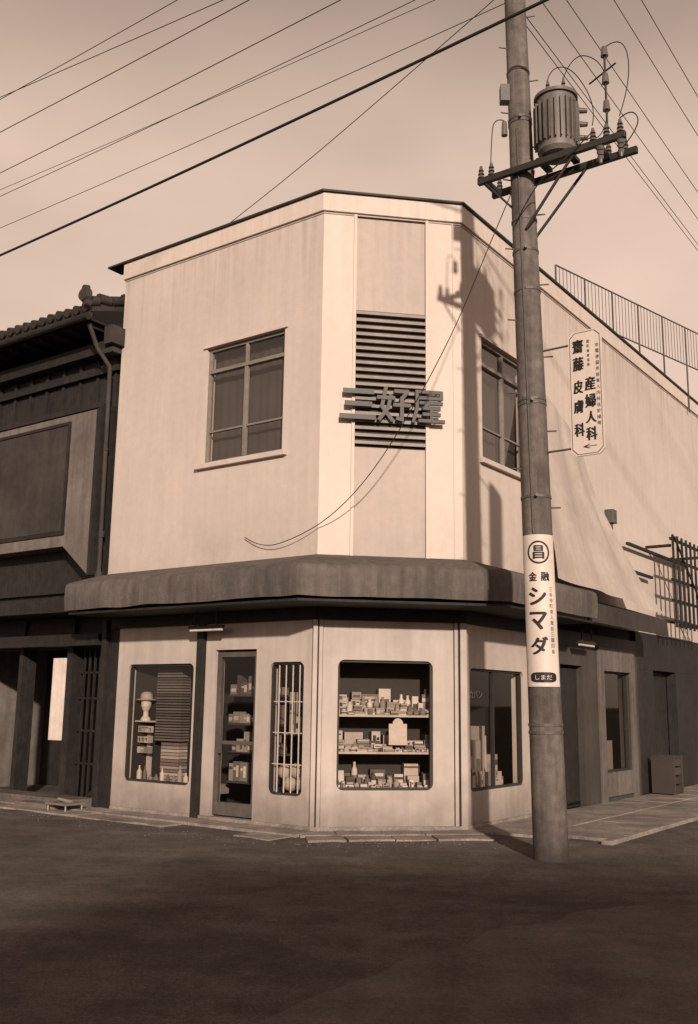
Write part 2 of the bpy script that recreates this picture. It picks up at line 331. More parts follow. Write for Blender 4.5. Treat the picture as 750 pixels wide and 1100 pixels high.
# ---------- ground floor
m=MB(); WA=(.18,.76,.42,2.12); DR=(1.0,1.76,.0,2.3); WB=(2.17,3.53,.44,2.12); WC=(.30,1.56,.51,2.15); WD=(.15,1.78,.48,2.08)
wall(m,'L',.06,1.94,0,2.66,[WA,DR]); wall(m,'L',2.08,3.76,0,2.66,[WB]); wall(m,'C',.10,1.84,0,2.68,[WC]); wall(m,'R',.08,2.0,0,2.66,[WD])
for w,op in (('L',WA),('L',WB),('C',WC),('R',WD)): fillet(m,w,op,.09)
m.build('shopfront_walls',M['shopwhite'],shop)
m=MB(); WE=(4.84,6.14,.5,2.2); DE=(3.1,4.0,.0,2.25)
wall(m,'R',2.2,6.6,0,2.8,[WE,DE]); m.build('side_front_walls',M['shopshade'],shop)
m=MB(); wb(m,'R',4.62,4.84,0,.05,0,2.6); wb(m,'R',6.14,6.36,0,.05,0,2.6);wb(m,'R',4.84,6.14,0,.05,2.2,2.6);wb(m,'R',4.84,6.14,0,.05,0.1,.5); m.build('side_window_surround',M['surround_shaded'],shop,.006)
m=MB(); wall(m,'R',6.6,12,0,3.0,[(7.5,8.9,.0,2.3)]); wb(m,'R',7.5,8.9,-.22,-.21,0,2.3)
wb(m,'L',1.945,2.075,-.2,.06,0,2.66); wb(m,'L',3.765,4.1,-.2,.0,0,3.0); wb(m,'L',3.98,4.08,0,.08,0,2.8); wb(m,'R',2.01,2.19,-.2,.03,0,2.66)
wb(m,'R',3.12,3.98,-.15,-.1,.05,2.2)
m.build('dark_posts',M['dark'],shop,.004)
m=MB(); wb(m,'C',-.035,.025,-.2,.035,0,2.7); wb(m,'C',.045,.095,-.2,.02,0,2.7); wb(m,'C',1.85,1.90,-.2,.02,0,2.7); wb(m,'C',1.925,CW+.03,-.2,.035,0,2.7)
m.build('corner_posts',M['shopwhite'],shop,.006)
m=MB(); wb(m,'C',.027,.043,-.2,.01,0,2.7); wb(m,'C',1.903,1.922,-.2,.01,0,2.7); m.build('post_gaps',M['dark'],shop)
m=MB(); ring(m,rect(-.15,.03,.0,.07),3.74,1.98); m.build('plinth',M['slab'],shop)
m=MB()
def trim(w,op,t=.03,o0=-.1,o1=-.04):
    s0,s1,z0,z1=op
    wb(m,w,s0,s1,o0,o1,z0,z0+t); wb(m,w,s0,s1,o0,o1,z1-t,z1); wb(m,w,s0,s0+t,o0-.002,o1-.002,z0+t,z1-t); wb(m,w,s1-t,s1,o0-.002,o1-.002,z0+t,z1-t)
for w,op in (('L',WA),('L',WB),('C',WC),('R',WD),('R',WE)): trim(w,op)
wb(m,'R',.9,.94,-.1,-.05,.51,2.05)
m.build('shop_window_trims',M['darkpaint'],shop)
m=MB()
s0,s1=1.0,1.76
for a,b in ((s0,s0+.07),(s1-.07,s1)): wb(m,'L',a,b,-.12,-.05,.09,2.27)
wb(m,'L',s0+.07,s1-.07,-.118,-.052,2.2,2.27); wb(m,'L',s0+.07,s1-.07,-.118,-.052,.09,.26); wb(m,'L',s0+.07,s1-.07,-.118,-.052,1.02,1.07); wb(m,'L',s1-.14,s1-.11,-.05,-.01,.9,1.4)
m.build('door_frame',M['metal'],shop,.004)
m=MB()
def pane(w,op,o=-.08):
    s0,s1,z0,z1=op; m.poly([P(w,s0,o,z0),P(w,s1,o,z0),P(w,s1,o,z1),P(w,s0,o,z1)],[(0,1,2,3)])
for w,op in (('L',WA),('L',WB),('C',WC),('R',WD),('R',WE),('L',(1.06,1.7,.2,2.22))): pane(w,op)
m.build('shop_glass',M['glass'],shop)
put_text('window_lettering','カバン',lambda x,y,z:P('R',.45+x,-.072,1.74+y),.36,.11,M['white'],shop,0,.015)
m=MB()
for k in range(1,5): wb(m,'L',.18+k*.116-.005,.18+k*.116+.005,-.075,-.06,.45,2.09)
for z in (.8,1.2,1.6): wb(m,'L',.2,.74,-.076,-.061,z,z+.01)
m.build('window_bars',M['sill'],shop)
# ---------- goods
def g_(a=.05,b=.5):
    v=random.uniform(a,b); return (v,v*.86,v*.77)
def carton(m,w,x0,x1,o0,o1,z0,z1,a=.05,b=.6):
    c=g_(a,b); wb(m,w,x0,x1,o0,o1,z0,z1,c)
    W_=x1-x0; H=z1-z0
    if W_>.03 and H>.03 and random.random()<.8:
        c2=g_(.03,.12) if c[0]>.25 else g_(.35,.6)
        k=random.random()
        if k<.4: wb(m,w,x0+W_*.12,x1-W_*.12,o1,o1+.002,z0+H*.25,z0+H*.6,c2)
        elif k<.7: wb(m,w,x0+.001,x1-.001,o1,o1+.002,z0+H*.65,z0+H*.82,c2)
        else:
            wb(m,w,x0+W_*.15,x0+W_*.5,o1,o1+.002,z0+H*.2,z0+H*.8,c2); wb(m,w,x0+W_*.58,x1-W_*.1,o1,o1+.002,z0+H*.55,z0+H*.7,c2)
m=MB()
for z in (.50,.98,1.45): wb(m,'C',.2,1.66,-.62,-.13,z-.025,z,(.45,.39,.34))
wb(m,'C',.18,.2,-.62,-.13,.3,2.2,(.3,.26,.22)); wb(m,'C',1.66,1.68,-.62,-.13,.3,2.2,(.3,.26,.22)); wb(m,'C',.18,1.68,-.65,-.63,.3,2.3,(.035,.03,.027))
m.build('display_shelves',M['goods'],shop)
m=MB()
for z,h in ((.50,.34),(.98,.28),(1.45,.40)):
    for row,(o0,o1,hh) in enumerate(((-.58,-.44,1.0),(-.41,-.30,.72),(-.27,-.19,.42),(-.18,-.14,.22))):
        x=.22
        while x<1.62:
            w_=random.uniform(.04,.16) if row else random.uniform(.10,.26); h_=h*hh*random.uniform(.45,1.0)
            if random.random()<.3:
                r=min(w_,.08)/2; c=P('C',x+r,(o0+o1)/2,z+.001); cc=g_(.06,.6)
                m.lathe(c,[(0,0),(r,0),(r,h_*.65),(r*.9,h_*.72),(r*.45,h_*.82),(r*.45,h_),(0,h_)],12,1,1,cc)
                m.lathe(c,[(r*1.02,h_*.2),(r*1.02,h_*.5)],12,1,1,g_(.03,.6)); x+=2*r+.008
            else:
                k=random.choice((1,1,2,3)) if w_>.08 else 1; zz=z+.001
                for q in range(k):
                    j=random.uniform(-.008,.008); carton(m,'C',x+j,min(x+w_+j,1.64),o0,o1,zz,zz+h_/k-.004); zz+=h_/k
                x+=w_+random.uniform(.002,.05)
wb(m,'C',1.0,1.24,-.135,-.12,1.07,1.34,(.5,.43,.38)); m.cyl(P('C',1.12,-.134,1.34),P('C',1.12,-.121,1.34),.07,.07,18,(.5,.43,.38))
x=.25
while x<1.75:
    w_=random.uniform(.10,.24); h_=random.uniform(.35,.95); o=random.uniform(-.55,-.35)
    carton(m,'R',x,min(x+w_,1.76),o-.2,o,.47,.48+h_,.08,.55); x+=w_+.02
for k in range(18):
    a=random.uniform(.2,1.6); o=-.3+.01*k/2; carton(m,'R',a,a+random.uniform(.04,.12),o-.03,o,.48,.48+random.uniform(.06,.3),.1,.55)
wb(m,'R',.2,1.7,-.8,-.14,.3,.47,(.2,.17,.15))
wb(m,'L',2.1,3.6,-.75,-.14,.3,.43,(.2,.17,.15))
for k in range(27): wb(m,'L',2.62+.012*random.random(),3.14+.012*random.random(),-.42,-.24,1.02+k*.04,1.02+k*.04+.026,g_(.05,.14))
for k in range(12): wb(m,'L',2.62,2.98,-.40,-.22,.44+k*.047,.44+k*.047+.038,g_(.12,.4))
wb(m,'L',3.30,3.5,-.35,-.31,.44,1.15,(.4,.34,.3)); wb(m,'L',2.22,2.36,-.26,-.2,.44,1.25,(.42,.36,.32))
wb(m,'L',3.15,3.5,-.3,-.16,1.28,1.3,(.4,.34,.3))
for k in range(9):
    c=P('L',2.42+k*.12,-.19,.431); h=random.uniform(.1,.26); r=random.uniform(.028,.042)
    m.lathe(c,[(0,0),(r,0),(r,h*.6),(r*.35,h*.8),(r*.35,h),(0,h)],12,1,1,g_(.1,.5))
for k in range(4):
    for z in (1.13,.98,.83): carton(m,'L',3.18+k*.075,3.24+k*.075,-.24,-.2,z,z+.09,.1,.5)
c=P('L',3.36,-.24,1.30)
m.lathe(c,[(0,0),(.085,0),(.08,.03),(.045,.07),(.042,.13),(.06,.16),(.082,.21),(.088,.28),(.075,.35),(.04,.39),(0,.4)],20,.9,1.1,(.5,.43,.38))
m.lathe(c+Vector((0,0,.3)),[(.15,0),(.152,.012),(.092,.02),(.088,.09),(.05,.12),(0,.125)],20,1,1,(.3,.25,.22))
for z in (.5,.9,1.3,1.7):
    x=1.0
    while x<1.9:
        w_=random.uniform(.05,.15); carton(m,'L',x,x+w_,-.7,-.55,z,z+random.uniform(.1,.28),.04,.3); x+=w_+.01
    wb(m,'L',.95,1.95,-.75,-.52,z-.03,z,(.06,.05,.045))
for k in range(5): carton(m,'L',.2+k*.11,.29+k*.11,-.5,-.4,1.2,1.2+random.uniform(.2,.6),.1,.5)
wb(m,'L',.15,.78,-.55,-.3,1.17,1.195,(.15,.13,.11))
wb(m,'R',4.9,5.4,-.6,-.3,.3,1.4,g_(.1,.2)); wb(m,'R',5.5,6.0,-.6,-.3,.3,1.0,g_(.1,.25))
m.build('shop_goods',M['goods'],shop)
m=MB()
for (a,z) in ((.33,.56),(.53,.55),(.43,.72),(.63,.70)):
    m.lathe(P('L',a,-.22,z),[(.1*math.cos(t),.1*math.sin(t)) for t in [-math.pi/2+math.pi*i/12 for i in range(13)]],18,1,1,(.35,.3,.26))
m.build('display_balls',M['goods'],shop,0,True)
m=MB()
for w,a in (('L',1.42),('R',3.3)):
    p=P(w,a,.25,2.56); q=P(w,a+.6,.25,2.56); m.cyl(p,q,.018,n=10)
m.build('strip_lamps',M['white'],shop)
m=MB()
for w,a in (('L',1.42),('R',3.3)): wb(m,w,a-.02,a+.62,.22,.28,2.585,2.62); wb(m,w,a+.1,a+.12,.24,.26,2.62,2.82); wb(m,w,a+.5,a+.52,.24,.26,2.62,2.82)
m.build('lamp_housings',M['darkpaint'],shop)
m=MB(); wb(m,'R',5.25,5.45,0,.16,4.85,5.1); wb(m,'R',5.3,5.4,.0,.1,4.7,4.85); m.build('vent_box',M['metal'],shop,.01)
rl=empty('roof_railing',(5,19,8.8)); m=MB()
a=Vector((4.12,18.4,0)); b=Vector((8.4,22.1,0)); n=46
for z in (9.45,10.38):
    m.cyl(a+Vector((0,0,z)),b+Vector((0,0,z)),.018,n=6)
for i in range(n+1):
    p=a.lerp(b,i/n); r=.02 if i%8==0 else .007
    m.cyl(p+Vector((0,0,8.3 if i%8==0 else 9.45)),p+Vector((0,0,10.38)),r,n=5)
m.build('rails',M['metal'],rl)
# tarp
tp=MB(); nu,nv=40,44; top=[(2.2,.04,6.8),(3.2,.05,6.45),(4.2,.05,6.0)]; bot=[(1.7,.60,3.42),(4.0,.66,3.38),(6.0,.74,3.22)]
G=[]
for j in range(nv+1):
    v=j/nv
    for i in range(nu+1):
        u=i/nu
        def q(a): return [a[0][k]*(1-u)*(1-u)+2*u*(1-u)*a[1][k]+u*u*a[2][k] for k in range(3)]
        T=q(top); Bq=q(bot)
        s_=T[0]+(Bq[0]-T[0])*(v**1.5); o=T[1]+(Bq[1]-T[1])*(v**1.6)+.03*math.sin(u*19+v*2.5+2*noise.noise(Vector((u*2,v*2,4))))*(.2+v)+.04*noise.noise(Vector((u*5,v*3,1))); z=T[2]+(Bq[2]-T[2])*v
        G.append(P('R',s_,max(o,.02),z))
tp.poly(G,[(j*(nu+1)+i,j*(nu+1)+i+1,(j+1)*(nu+1)+i+1,(j+1)*(nu+1)+i) for j in range(nv) for i in range(nu)])
tp.build('canvas_tarp',M['tarp'],None,0,True)
tr=empty('wooden_trellis',P('R',8.4,.3,3)); m=MB()
for z in (3.2,3.6,4.0,4.4,4.8): wb(m,'R',7.3,9.6,.5,.54,z,z+.05)
for k in range(9): wb(m,'R',7.3+k*.28,7.35+k*.28,.545,.58,3.1,4.9)
wb(m,'R',6.0,9.6,.1,.16,4.55,4.6); wb(m,'R',5.9,7.3,.1,.16,4.05,4.1)
for k in range(2): m.cyl(P('R',7.4+k*1.9,.5,3.2),P('R',7.4+k*1.9,.0,3.3),.03,n=6); m.cyl(P('R',7.4+k*1.9,.5,4.7),P('R',7.4+k*1.9,.0,4.7),.03,n=6)
m.cyl(P('R',7.3,.6,4.85),P('R',9.5,.6,3.2),.02,n=6)
m.build('slats',M['dark'],tr)
m=MB()
for k in range(4): wb(m,'R',6.9,7.35,.1,.5,.06+k*.16,.06+k*.16+.13,g_(.03,.06))
for k in (6.88,7.33): wb(m,'R',k,k+.05,.09,.52,.05,.72,(.05,.04,.035))
m.build('wooden_crate',M['goods'],None,.004)

# ---------------- neighbouring old house
nh=empty('old_house',P('L',6,-1,0))
m=MB(); wall(m,'L',4.14,8.2,3.3,7.75,[],-.2,-.12); m.build('upper_wall',M['dark'],nh)
m=MB()
pts=[(4.36,6.2),(8.0,6.2),(8.0,4.0),(5.0,4.0),(4.36,3.5)]
m.prism([P('L',a,-.1,z) for a,z in pts],[P('L',a,.22,z) for a,z in pts]); m.build('plaster_bay',M['plaster_old'],nh,.01)
m=MB(); wb(m,'L',5.05,7.6,.2,.235,4.25,6.02); m.build('bay_panel',M['baypanel'],nh,.01)
m=MB(); wb(m,'L',5.0,7.65,.2,.245,6.03,6.08); wb(m,'L',5.0,7.65,.2,.245,4.19,4.24); wb(m,'L',4.98,5.04,.2,.247,4.19,6.08); wb(m,'L',4.30,8.0,-.1,.25,6.205,6.29); wb(m,'L',4.3,4.36,-.1,.23,3.5,6.2)
for k in range(9): wb(m,'L',4.3+k*.45,4.36+k*.45,-.12,-.08,6.3,7.6)
wb(m,'L',4.2,8.2,-.12,-.02,6.9,7.0)
m.build('bay_frame',M['dark'],nh)
m=MB()
def rp(s_,o,dz=0): return P('L',s_,o,7.74+(.55-o)*.34+dz)
m.hexa([rp(4.3,-6),rp(8.6,-6),rp(8.6,.55),rp(4.3,.55),rp(4.3,-6,.08),rp(8.6,-6,.08),rp(8.6,.55,.08),rp(4.3,.55,.08)])
for k in range(20):
    s_=4.36+k*.22; j=random.uniform(-.012,.012); m.cyl(rp(s_,.6,.1+j),rp(s_,-6,.1),.055,n=10); m.cyl(rp(s_,.62,.09+j),rp(s_,.57,.09+j),.07,n=12)
wb(m,'L',4.3,8.6,.5,.56,7.64,7.72)
for j in range(7): m.cyl(rp(4.33,.62-j*.25,.17+.05*(j%2)),rp(4.33,.62-j*.25-.22,.17),.09,n=10)
c=rp(4.33,.6,.26); m.cyl(c,c+nL*.1,.13,.1,16); m.cyl(c+Vector((0,0,.12)),c+Vector((0,0,.12))+nL*.08,.07,.05,12); m.cyl(c+Vector((0,0,-.14))-dL*.06,c+Vector((0,0,-.14))-dL*.06+nL*.08,.07,.05,12)
m.build('tiled_roof',M['tile'],nh,0,True)
m=MB()
wb(m,'L',4.3,8.6,-.12,.5,7.60,7.63)
for k in range(10): wb(m,'L',4.4+k*.4,4.46+k*.4,-.11,.5,7.53,7.597)
wb(m,'L',4.15,8.6,-.12,.12,7.2,7.4); m.cyl(P('L',4.25,.62,7.62),P('L',8.6,.62,7.62),.06,n=10)
m.build('eaves',M['dark'],nh)
m=MB(); wall(m,'L',4.14,8.2,0,3.3,[(4.35,5.0,.1,2.4),(5.1,7.8,.1,2.4)],-.4,-.2); wb(m,'L',4.14,8.2,-.2,.55,2.9,3.1); wb(m,'L',4.14,8.2,-2.2,-2.1,0,3.3); wb(m,'L',4.14,8.2,-.2,.1,2.42,2.6)
for k in range(6): wb(m,'L',4.36+k*.125,4.39+k*.125,-.3,-.27,.1,2.4)
for z in (.6,1.1,1.6,2.0): wb(m,'L',4.35,5.0,-.302,-.27,z,z+.03)
wb(m,'L',4.98,5.12,-.42,-.12,0,2.9); wb(m,'L',6.3,6.4,-.42,-.15,0,2.9)
m.build('lower_front',M['dark'],nh)
m=MB(); n=24
for i in range(n):
    a=5.15+.42*i/n; b=5.15+.42*(i+1)/n; oa=-.2+.03*math.sin(i*1.3); ob=-.2+.03*math.sin((i+1)*1.3)
    m.poly([P('L',a,oa,.95),P('L',b,ob,.95),P('L',b,ob,2.25),P('L',a,oa,2.25)],[(0,1,2,3)])
m.build('door_curtain',M['cloth'],nh,0,True)
m=MB(); wb(m,'L',4.2,7.5,-.1,.35,.0,.14); wb(m,'L',4.3,5.2,.35,.6,.0,.08); m.build('stone_step',M['asphalt2'],nh,.015)
m=MB(); vwall(m,P('L',4.16,-.2,0),P('L',4.16,-6.5,0),.05,0,7.7); vwall(m,P('L',8.2,-.2,0),P('L',8.2,-6.5,0),.05,0,7.7); m.build('side_walls',M['plaster_old'],nh)
dp=empty('drain_pipe',P('L',4.2,.1,5)); m=MB()
m.cyl(P('L',4.22,.1,3.5),P('L',4.24,.12,6.9),.036,n=12); m.cyl(P('L',4.24,.12,6.9),P('L',4.36,.3,7.2),.036,n=12); m.cyl(P('L',4.36,.3,7.2),P('L',4.36,.5,7.55),.036,n=12)
m.cyl(P('L',4.22,.1,3.4),P('L',4.22,.1,3.55),.06,n=12); m.cyl(P('L',4.22,.1,4.1),P('L',4.22,.1,4.2),.05,n=12); m.cyl(P('L',4.23,.11,5.5),P('L',4.23,.11,5.54),.045,n=12)
wb(m,'L',4.04,4.24,.02,.28,7.25,7.55); wb(m,'L',4.08,4.42,.05,.22,7.12,7.2)
m.build('pipe',M['baypanel'],dp)

# ---------------- ground
def sheet(name,pts,z,m_):
    q=MB(); q.poly([Vector((x,y,z)) for x,y in pts],[tuple(range(len(pts)))]); return q.build(name,m_)
sheet('ground',[(-900,-900),(900,-900),(900,900),(-900,900)],-.004,M['asphalt'])
ed=[]; base=[(-.6,5.2),(.2,6.25),(1.0,7.35),(2.0,8.25),(3.1,9.05),(5.5,11.6),(9,15.2)]
for (x0,y0),(x1,y1) in zip(base,base[1:]):
    for k in range(8):
        t=k/8; x=x0+(x1-x0)*t; y=y0+(y1-y0)*t; nv_=noise.noise(Vector((x*3,y*3,0)))*.09+noise.noise(Vector((x*11,y*11,2)))*.03; ed.append((x-nv_,y+nv_))
sheet('road_patch',ed+[(9,15.2),(14,11),(4,0),(1,1.5)],0.0,M['asphalt2'])
m=MB()
def jit(a): return random.uniform(-a,a)
def slab(w,s0,s1,o0,o1,h,j=.02):
    q=[(s0+jit(.006),o0+jit(.004)),(s1+jit(.006),o0+jit(.004)),(s1+jit(.012),o1+jit(j)),((s0+s1)/2+jit(.1),o1+jit(j)),(s0+jit(.012),o1+jit(j))]
    m.prism([P(w,a,b,-.02) for a,b in q],[P(w,a,b,h+jit(.006)) for a,b in q])
x=-.1
while x<9:
    w_=random.uniform(.55,.62); slab('L',x,x+w_-.014,.04,.46,.03,.008)
    if random.random()<.75: slab('L',x+.05,x+w_+.03,.475,.86,.016+jit(.006),.035)
    x+=w_
x=-.2
while x<CW+.1:
    w_=random.uniform(.4,.7); slab('C',x,min(x+w_,CW+.15)-.014,.035,.42,.026,.01); slab('C',x+.06,min(x+w_,CW+.1)+.04,.435,.80,.018,.05); x+=w_
m.build('pavement',M['slab'],None,.006)
m=MB(); x=.05
while x<14:
    w_=random.uniform(.85,.95); slab('R',x,x+w_-.014,.04,.9,.035,.008); slab('R',x+.3,x+.3+w_-.016,.915,1.75,.03,.008); x+=w_
m.build('pavement',M['slab'],None,.006)
m=MB(); x=.1
while x<14: slab('R',x,x+.585,1.765,1.9,.045,.006); x+=.6
m.build('kerb',M['slab'],None,.01)
m=MB()
for k in range(8): wb(m,'L',4.3+k*.05,4.325+k*.05,.95,1.3,.0,.02)
m.build('drain_grate',M['metal'],None)
m=MB()
for k in range(420):
    if random.random()<.5: p=P('L',random.uniform(-.3,5),.88+abs(random.gauss(0,.25)),0)
    else: p=P('C',random.uniform(-.4,2.8),.85+abs(random.gauss(0,.3)),0)
    r=random.uniform(.003,.011); a=random.uniform(0,6)
    pts=[Vector((p.x+r*math.cos(a+t)*random.uniform(.6,1.2),p.y+r*math.sin(a+t)*random.uniform(.6,1.2),-.003)) for t in (0,1.5,3,4.6)]
    m.prism(pts,[q+Vector((0,0,r*random.uniform(.3,.9))) for q in pts],g_(.05,.2))
m.build('gravel',M['goods'],None)
m=MB(); wb(m,'L',3.9,4.35,.35,.7,.1,.13,(.15,.13,.11))
for a,o in ((3.93,.38),(4.32,.38),(3.93,.67),(4.32,.67)): m.cyl(P('L',a,o,.0),P('L',a,o,.1),.012,n=6)
m.cyl(P('L',4.0,.5,.13),P('L',4.25,.55,.17),.03,.02,8,(.2,.17,.15))
m.build('low_wooden_stool',M['goods'],None)

# ---------------- utility pole
PB=Vector((2.20,10.84,0)); PT=Vector((2.0,10.84,10.9))
def pc(z): return PB.lerp(PT,z/10.9)
def pr_(z): return .188-.054*z/9.6
pole=empty('utility_pole',PB)
m=MB(); n=28; G=[]; nz_=60
for j in range(nz_+1):
    z=-.1+11*j/nz_; c=pc(max(z,0))
    for i in range(n):
        t=2*math.pi*i/n; r=pr_(z)*(1+.012*noise.noise(Vector((math.cos(t),math.sin(t),z*.9)))); G.append(Vector((c.x+r*math.cos(t),c.y+r*math.sin(t),z)))
m.poly(G,[(j*n+i,j*n+(i+1)%n,(j+1)*n+(i+1)%n,(j+1)*n+i) for j in range(nz_) for i in range(n)]); m.build('shaft',M['concrete'],pole,0,True)
m=MB()
for z in (1.3,1.38,3.9,5.0,5.05,6.4,6.9,7.3,7.95,8.6,8.65,9.3): m.cyl(pc(z),pc(z+.03),pr_(z)+.008,n=24)
aD=Vector((.811,-.585,0)).normalized(); aN=Vector((.585,.811,0)).normalized()
for k in range(4,19):
    z=2.0+k*.45
    a=(-1 if k%2 else 1); p=pc(z); m.cyl(p,p+Vector((a*(pr_(z)+.10),-.05,0)),.009,n=6)
for z in (3.9,5.02,6.9,8.62):
    p=pc(z); m.cyl(p+Vector((-.03,-pr_(z)-.005,.015)),p+Vector((-.03,-pr_(z)-.05,.015)),.02,n=8)
p=pc(9.0); m.hexa([p+Vector((x,y,z)) for z in (-.11,.11) for x,y in ((-.24,-.1),(-.13,-.1),(-.13,.02),(-.24,.02))])
m.build('bands_and_step_bolts',M['metal'],pole)
m=MB(); m.cyl(pc(3.5)+Vector((-.08,-.165,0)),pc(8.5)+Vector((-.07,-.13,0)),.008,n=6); m.build('earth_wire',M['metal'],pole)
m=MB()
ZA=7.95
def ap(t,nn,z): b=pc(ZA); return Vector((b.x,b.y,0))+aD*t+aN*nn+Vector((0,0,z))
def ab(t0,t1,n0,n1,z0,z1): m.hexa([ap(t,nn,z) for z in (z0,z1) for t,nn in ((t0,n0),(t1,n0),(t1,n1),(t0,n1))])
ab(-.50,1.36,-.22,-.16,ZA-.08,ZA); ab(-.50,1.36,.16,.22,ZA-.08,ZA)
ab(-.45,-.38,-.16,.16,ZA-.07,ZA-.01); ab(.98,1.05,-.16,.16,ZA-.07,ZA-.01); ab(.25,.33,-.16,.16,ZA+.001,ZA+.05); ab(.6,.68,-.16,.16,ZA+.001,ZA+.05)
for nn in (-.19,.19):
    m.cyl(ap(.75,nn,ZA-.06),ap(.1,nn*.7,7.15),.02,n=6)
    m.cyl(ap(-.42,nn,ZA-.06),ap(-.1,nn*.7,7.5),.014,n=6)
m.cyl(ap(1.12,-.1,7.95),ap(1.12,-.1,9.15),.014,n=6); m.cyl(ap(.85,.1,8.9),ap(1.25,-.1,8.9),.012,n=6)
m.build('crossarms',M['darkpaint'],pole,.004)
tc_=ap(.46,0,0); m=MB(); c=lambda z,dx=0,dy=0: Vector((tc_.x+dx,tc_.y+dy,z))
m.cyl(c(8.03),c(8.08),.19,.225,28); m.cyl(c(8.08),c(8.76),.225,.235,28); m.cyl(c(8.76),c(8.80),.262,.262,28); m.cyl(c(8.80),c(8.87),.25,.13,28)
for k in range(24):
    t=2*math.pi*k/24; d=Vector((math.cos(t),math.sin(t),0)); e_=Vector((-d.y,d.x,0))*.006
    a=c(0)+d*.22; b=c(0)+d*.272
    m.hexa([Vector((p.x,p.y,z)) for z in (8.16,8.68) for p in (a-e_,b-e_,b+e_,a+e_)])
m.build('transformer_tank',M['tank'],pole,0,True)
m=MB()
def ins(p,up=1,h=.16,r=.045):
    p=Vector(p)
    for k in range(3):
        m.cyl(p+Vector((0,0,up*h*(k*.3))),p+Vector((0,0,up*h*(k*.3+.2))),r*(1-.12*k),r*(.7-.1*k),12)
    m.cyl(p+Vector((0,0,up*h*.8)),p+Vector((0,0,up*h)),r*.5,r*.35,10)
for t in (-.46,-.32,.98,1.14,1.3): ins(ap(t,-.19,ZA+.005))
for t in (-.4,1.02,1.22): ins(ap(t,.19,ZA+.005))
for t in (1.06,1.3): ins(ap(t,-.19,ZA-.1),-1,.2,.05)
for k,(dx,dy) in enumerate(((-.1,-.04),(.08,-.08),(.02,.1))): ins(c(8.84,dx,dy),1,.18,.034)
for k in range(3):
    p=c(8.25+.18*k,.28,-.05); m.cyl(p-Vector((.06,0,0)),p+Vector((.08,0,0)),.04,.028,10)
for a in (ap(1.12,-.1,8.4),ap(1.12,-.1,8.75),ap(1.12,-.1,9.1)): m.cyl(a-Vector((0,0,.06)),a+Vector((0,0,.06)),.045,.032,10)
m.cyl(ap(-.12,-.22,8.4),ap(-.12,-.22,8.58),.04,.03,10)
m.build('insulators',M['ceramic'],pole,0,True)
def wire(name,pts,r,parent,m_=None,smooth=True):
    cu=bpy.data.curves.new(name,'CURVE'); cu.dimensions='3D'; cu.bevel_depth=r; cu.bevel_resolution=1; cu.resolution_u=10
    sp=cu.splines.new('NURBS' if smooth else 'POLY'); sp.points.add(len(pts)-1)
    for i,p in enumerate(pts): sp.points[i].co=(p[0],p[1],p[2],1)
    if smooth: sp.use_endpoint_u=True; sp.order_u=3
    cu.materials.append(m_ or M['rubber']); o=bpy.data.objects.new(name,cu); sc.collection.objects.link(o); par(o,parent); return o
wire('jumper_wire_1',[c(9.02,-.1,-.04),c(9.2,-.05,-.05),c(9.15,.2,-.1),c(8.6,.45,-.15),ap(.98,-.2,8.15)],.006,pole)
wire('jumper_wire_2',[c(9.02,.08,-.08),c(9.35,.2,-.1),c(9.2,.5,-.2),ap(1.12,-.1,8.8)],.006,pole)
wire('jumper_wire_3',[ap(1.12,-.1,9.15),ap(1.35,-.1,9.25),ap(1.45,-.15,8.6),ap(1.3,-.2,8.15)],.006,pole)
wire('jumper_wire_4',[ap(1.3,-.2,8.12),ap(1.45,-.2,8.2),ap(1.55,-.2,7.95),ap(1.32,-.2,7.75)],.007,pole)
wire('jumper_wire_5',[ap(-.12,-.22,8.6),ap(-.26,-.22,8.7),ap(-.31,-.2,8.4),ap(-.32,-.2,8.12)],.006,pole)
wire('jumper_wire_6',[ap(.95,-.2,8.05),ap(.7,-.3,7.78),ap(.3,-.3,7.6),ap(0,-.22,7.2)],.007,pole)
wire('jumper_wire_7',[c(8.25,.35,-.05),c(8.2,.5,-.05),c(8.6,.62,-.1),ap(1.12,-.1,8.4)],.006,pole)
# hospital sign
bs=pc(5.0)
def sp_(t,nn,z): return Vector((bs.x,bs.y,0))+aD*t+aN*nn+Vector((0,0,z))
sg=empty('hanging_sign',sp_(.68,-.1,5.1)); m=MB()
cut=.06; t0,t1,z0,z1=.47,.86,4.33,5.79
def octo(e,nn):
    a,b,cc,d=t0+e,t1-e,z0+e,z1-e
    return [sp_(a+cut,nn,cc),sp_(b-cut,nn,cc),sp_(b,nn,cc+cut),sp_(b,nn,d-cut),sp_(b-cut,nn,d),sp_(a+cut,nn,d),sp_(a,nn,d-cut),sp_(a,nn,cc+cut)]
m.prism(octo(0,-.012),octo(0,.012)); m.build('board',M['white'],sg)
m=MB()
A_=octo(.015,-.0145); B_=octo(.021,-.0145)
for i in range(8):
    j=(i+1)%8; m.poly([A_[i],A_[j],B_[j],B_[i]],[(0,1,2,3)])
m.build('border',M['ink'],sg)
m=MB(); m.cyl(sp_(0,0,5.65),sp_(.48,0,5.65),.012,n=6); m.cyl(sp_(0,0,4.43),sp_(.48,0,4.43),.012,n=6); m.build('bracket',M['metal'],sg)
def sfn(tc0,zc): return lambda x,y,z: sp_(tc0+x-.01,-.0145-z,zc+y-.07)
def bold(name,ch,fn0,ww,hh,parent,sub=0,d=.006):
    for k,(dx,dy) in enumerate(((0,0),(d,0),(-d,0),(0,d*.7))):
        put_text('%s_%d'%(name,k),ch,(lambda x,y,z,dx=dx,dy=dy,k=k: fn0(x+dx,y+dy,z+.0006*k)),ww,hh,M['ink'],parent,0,.004,sub)
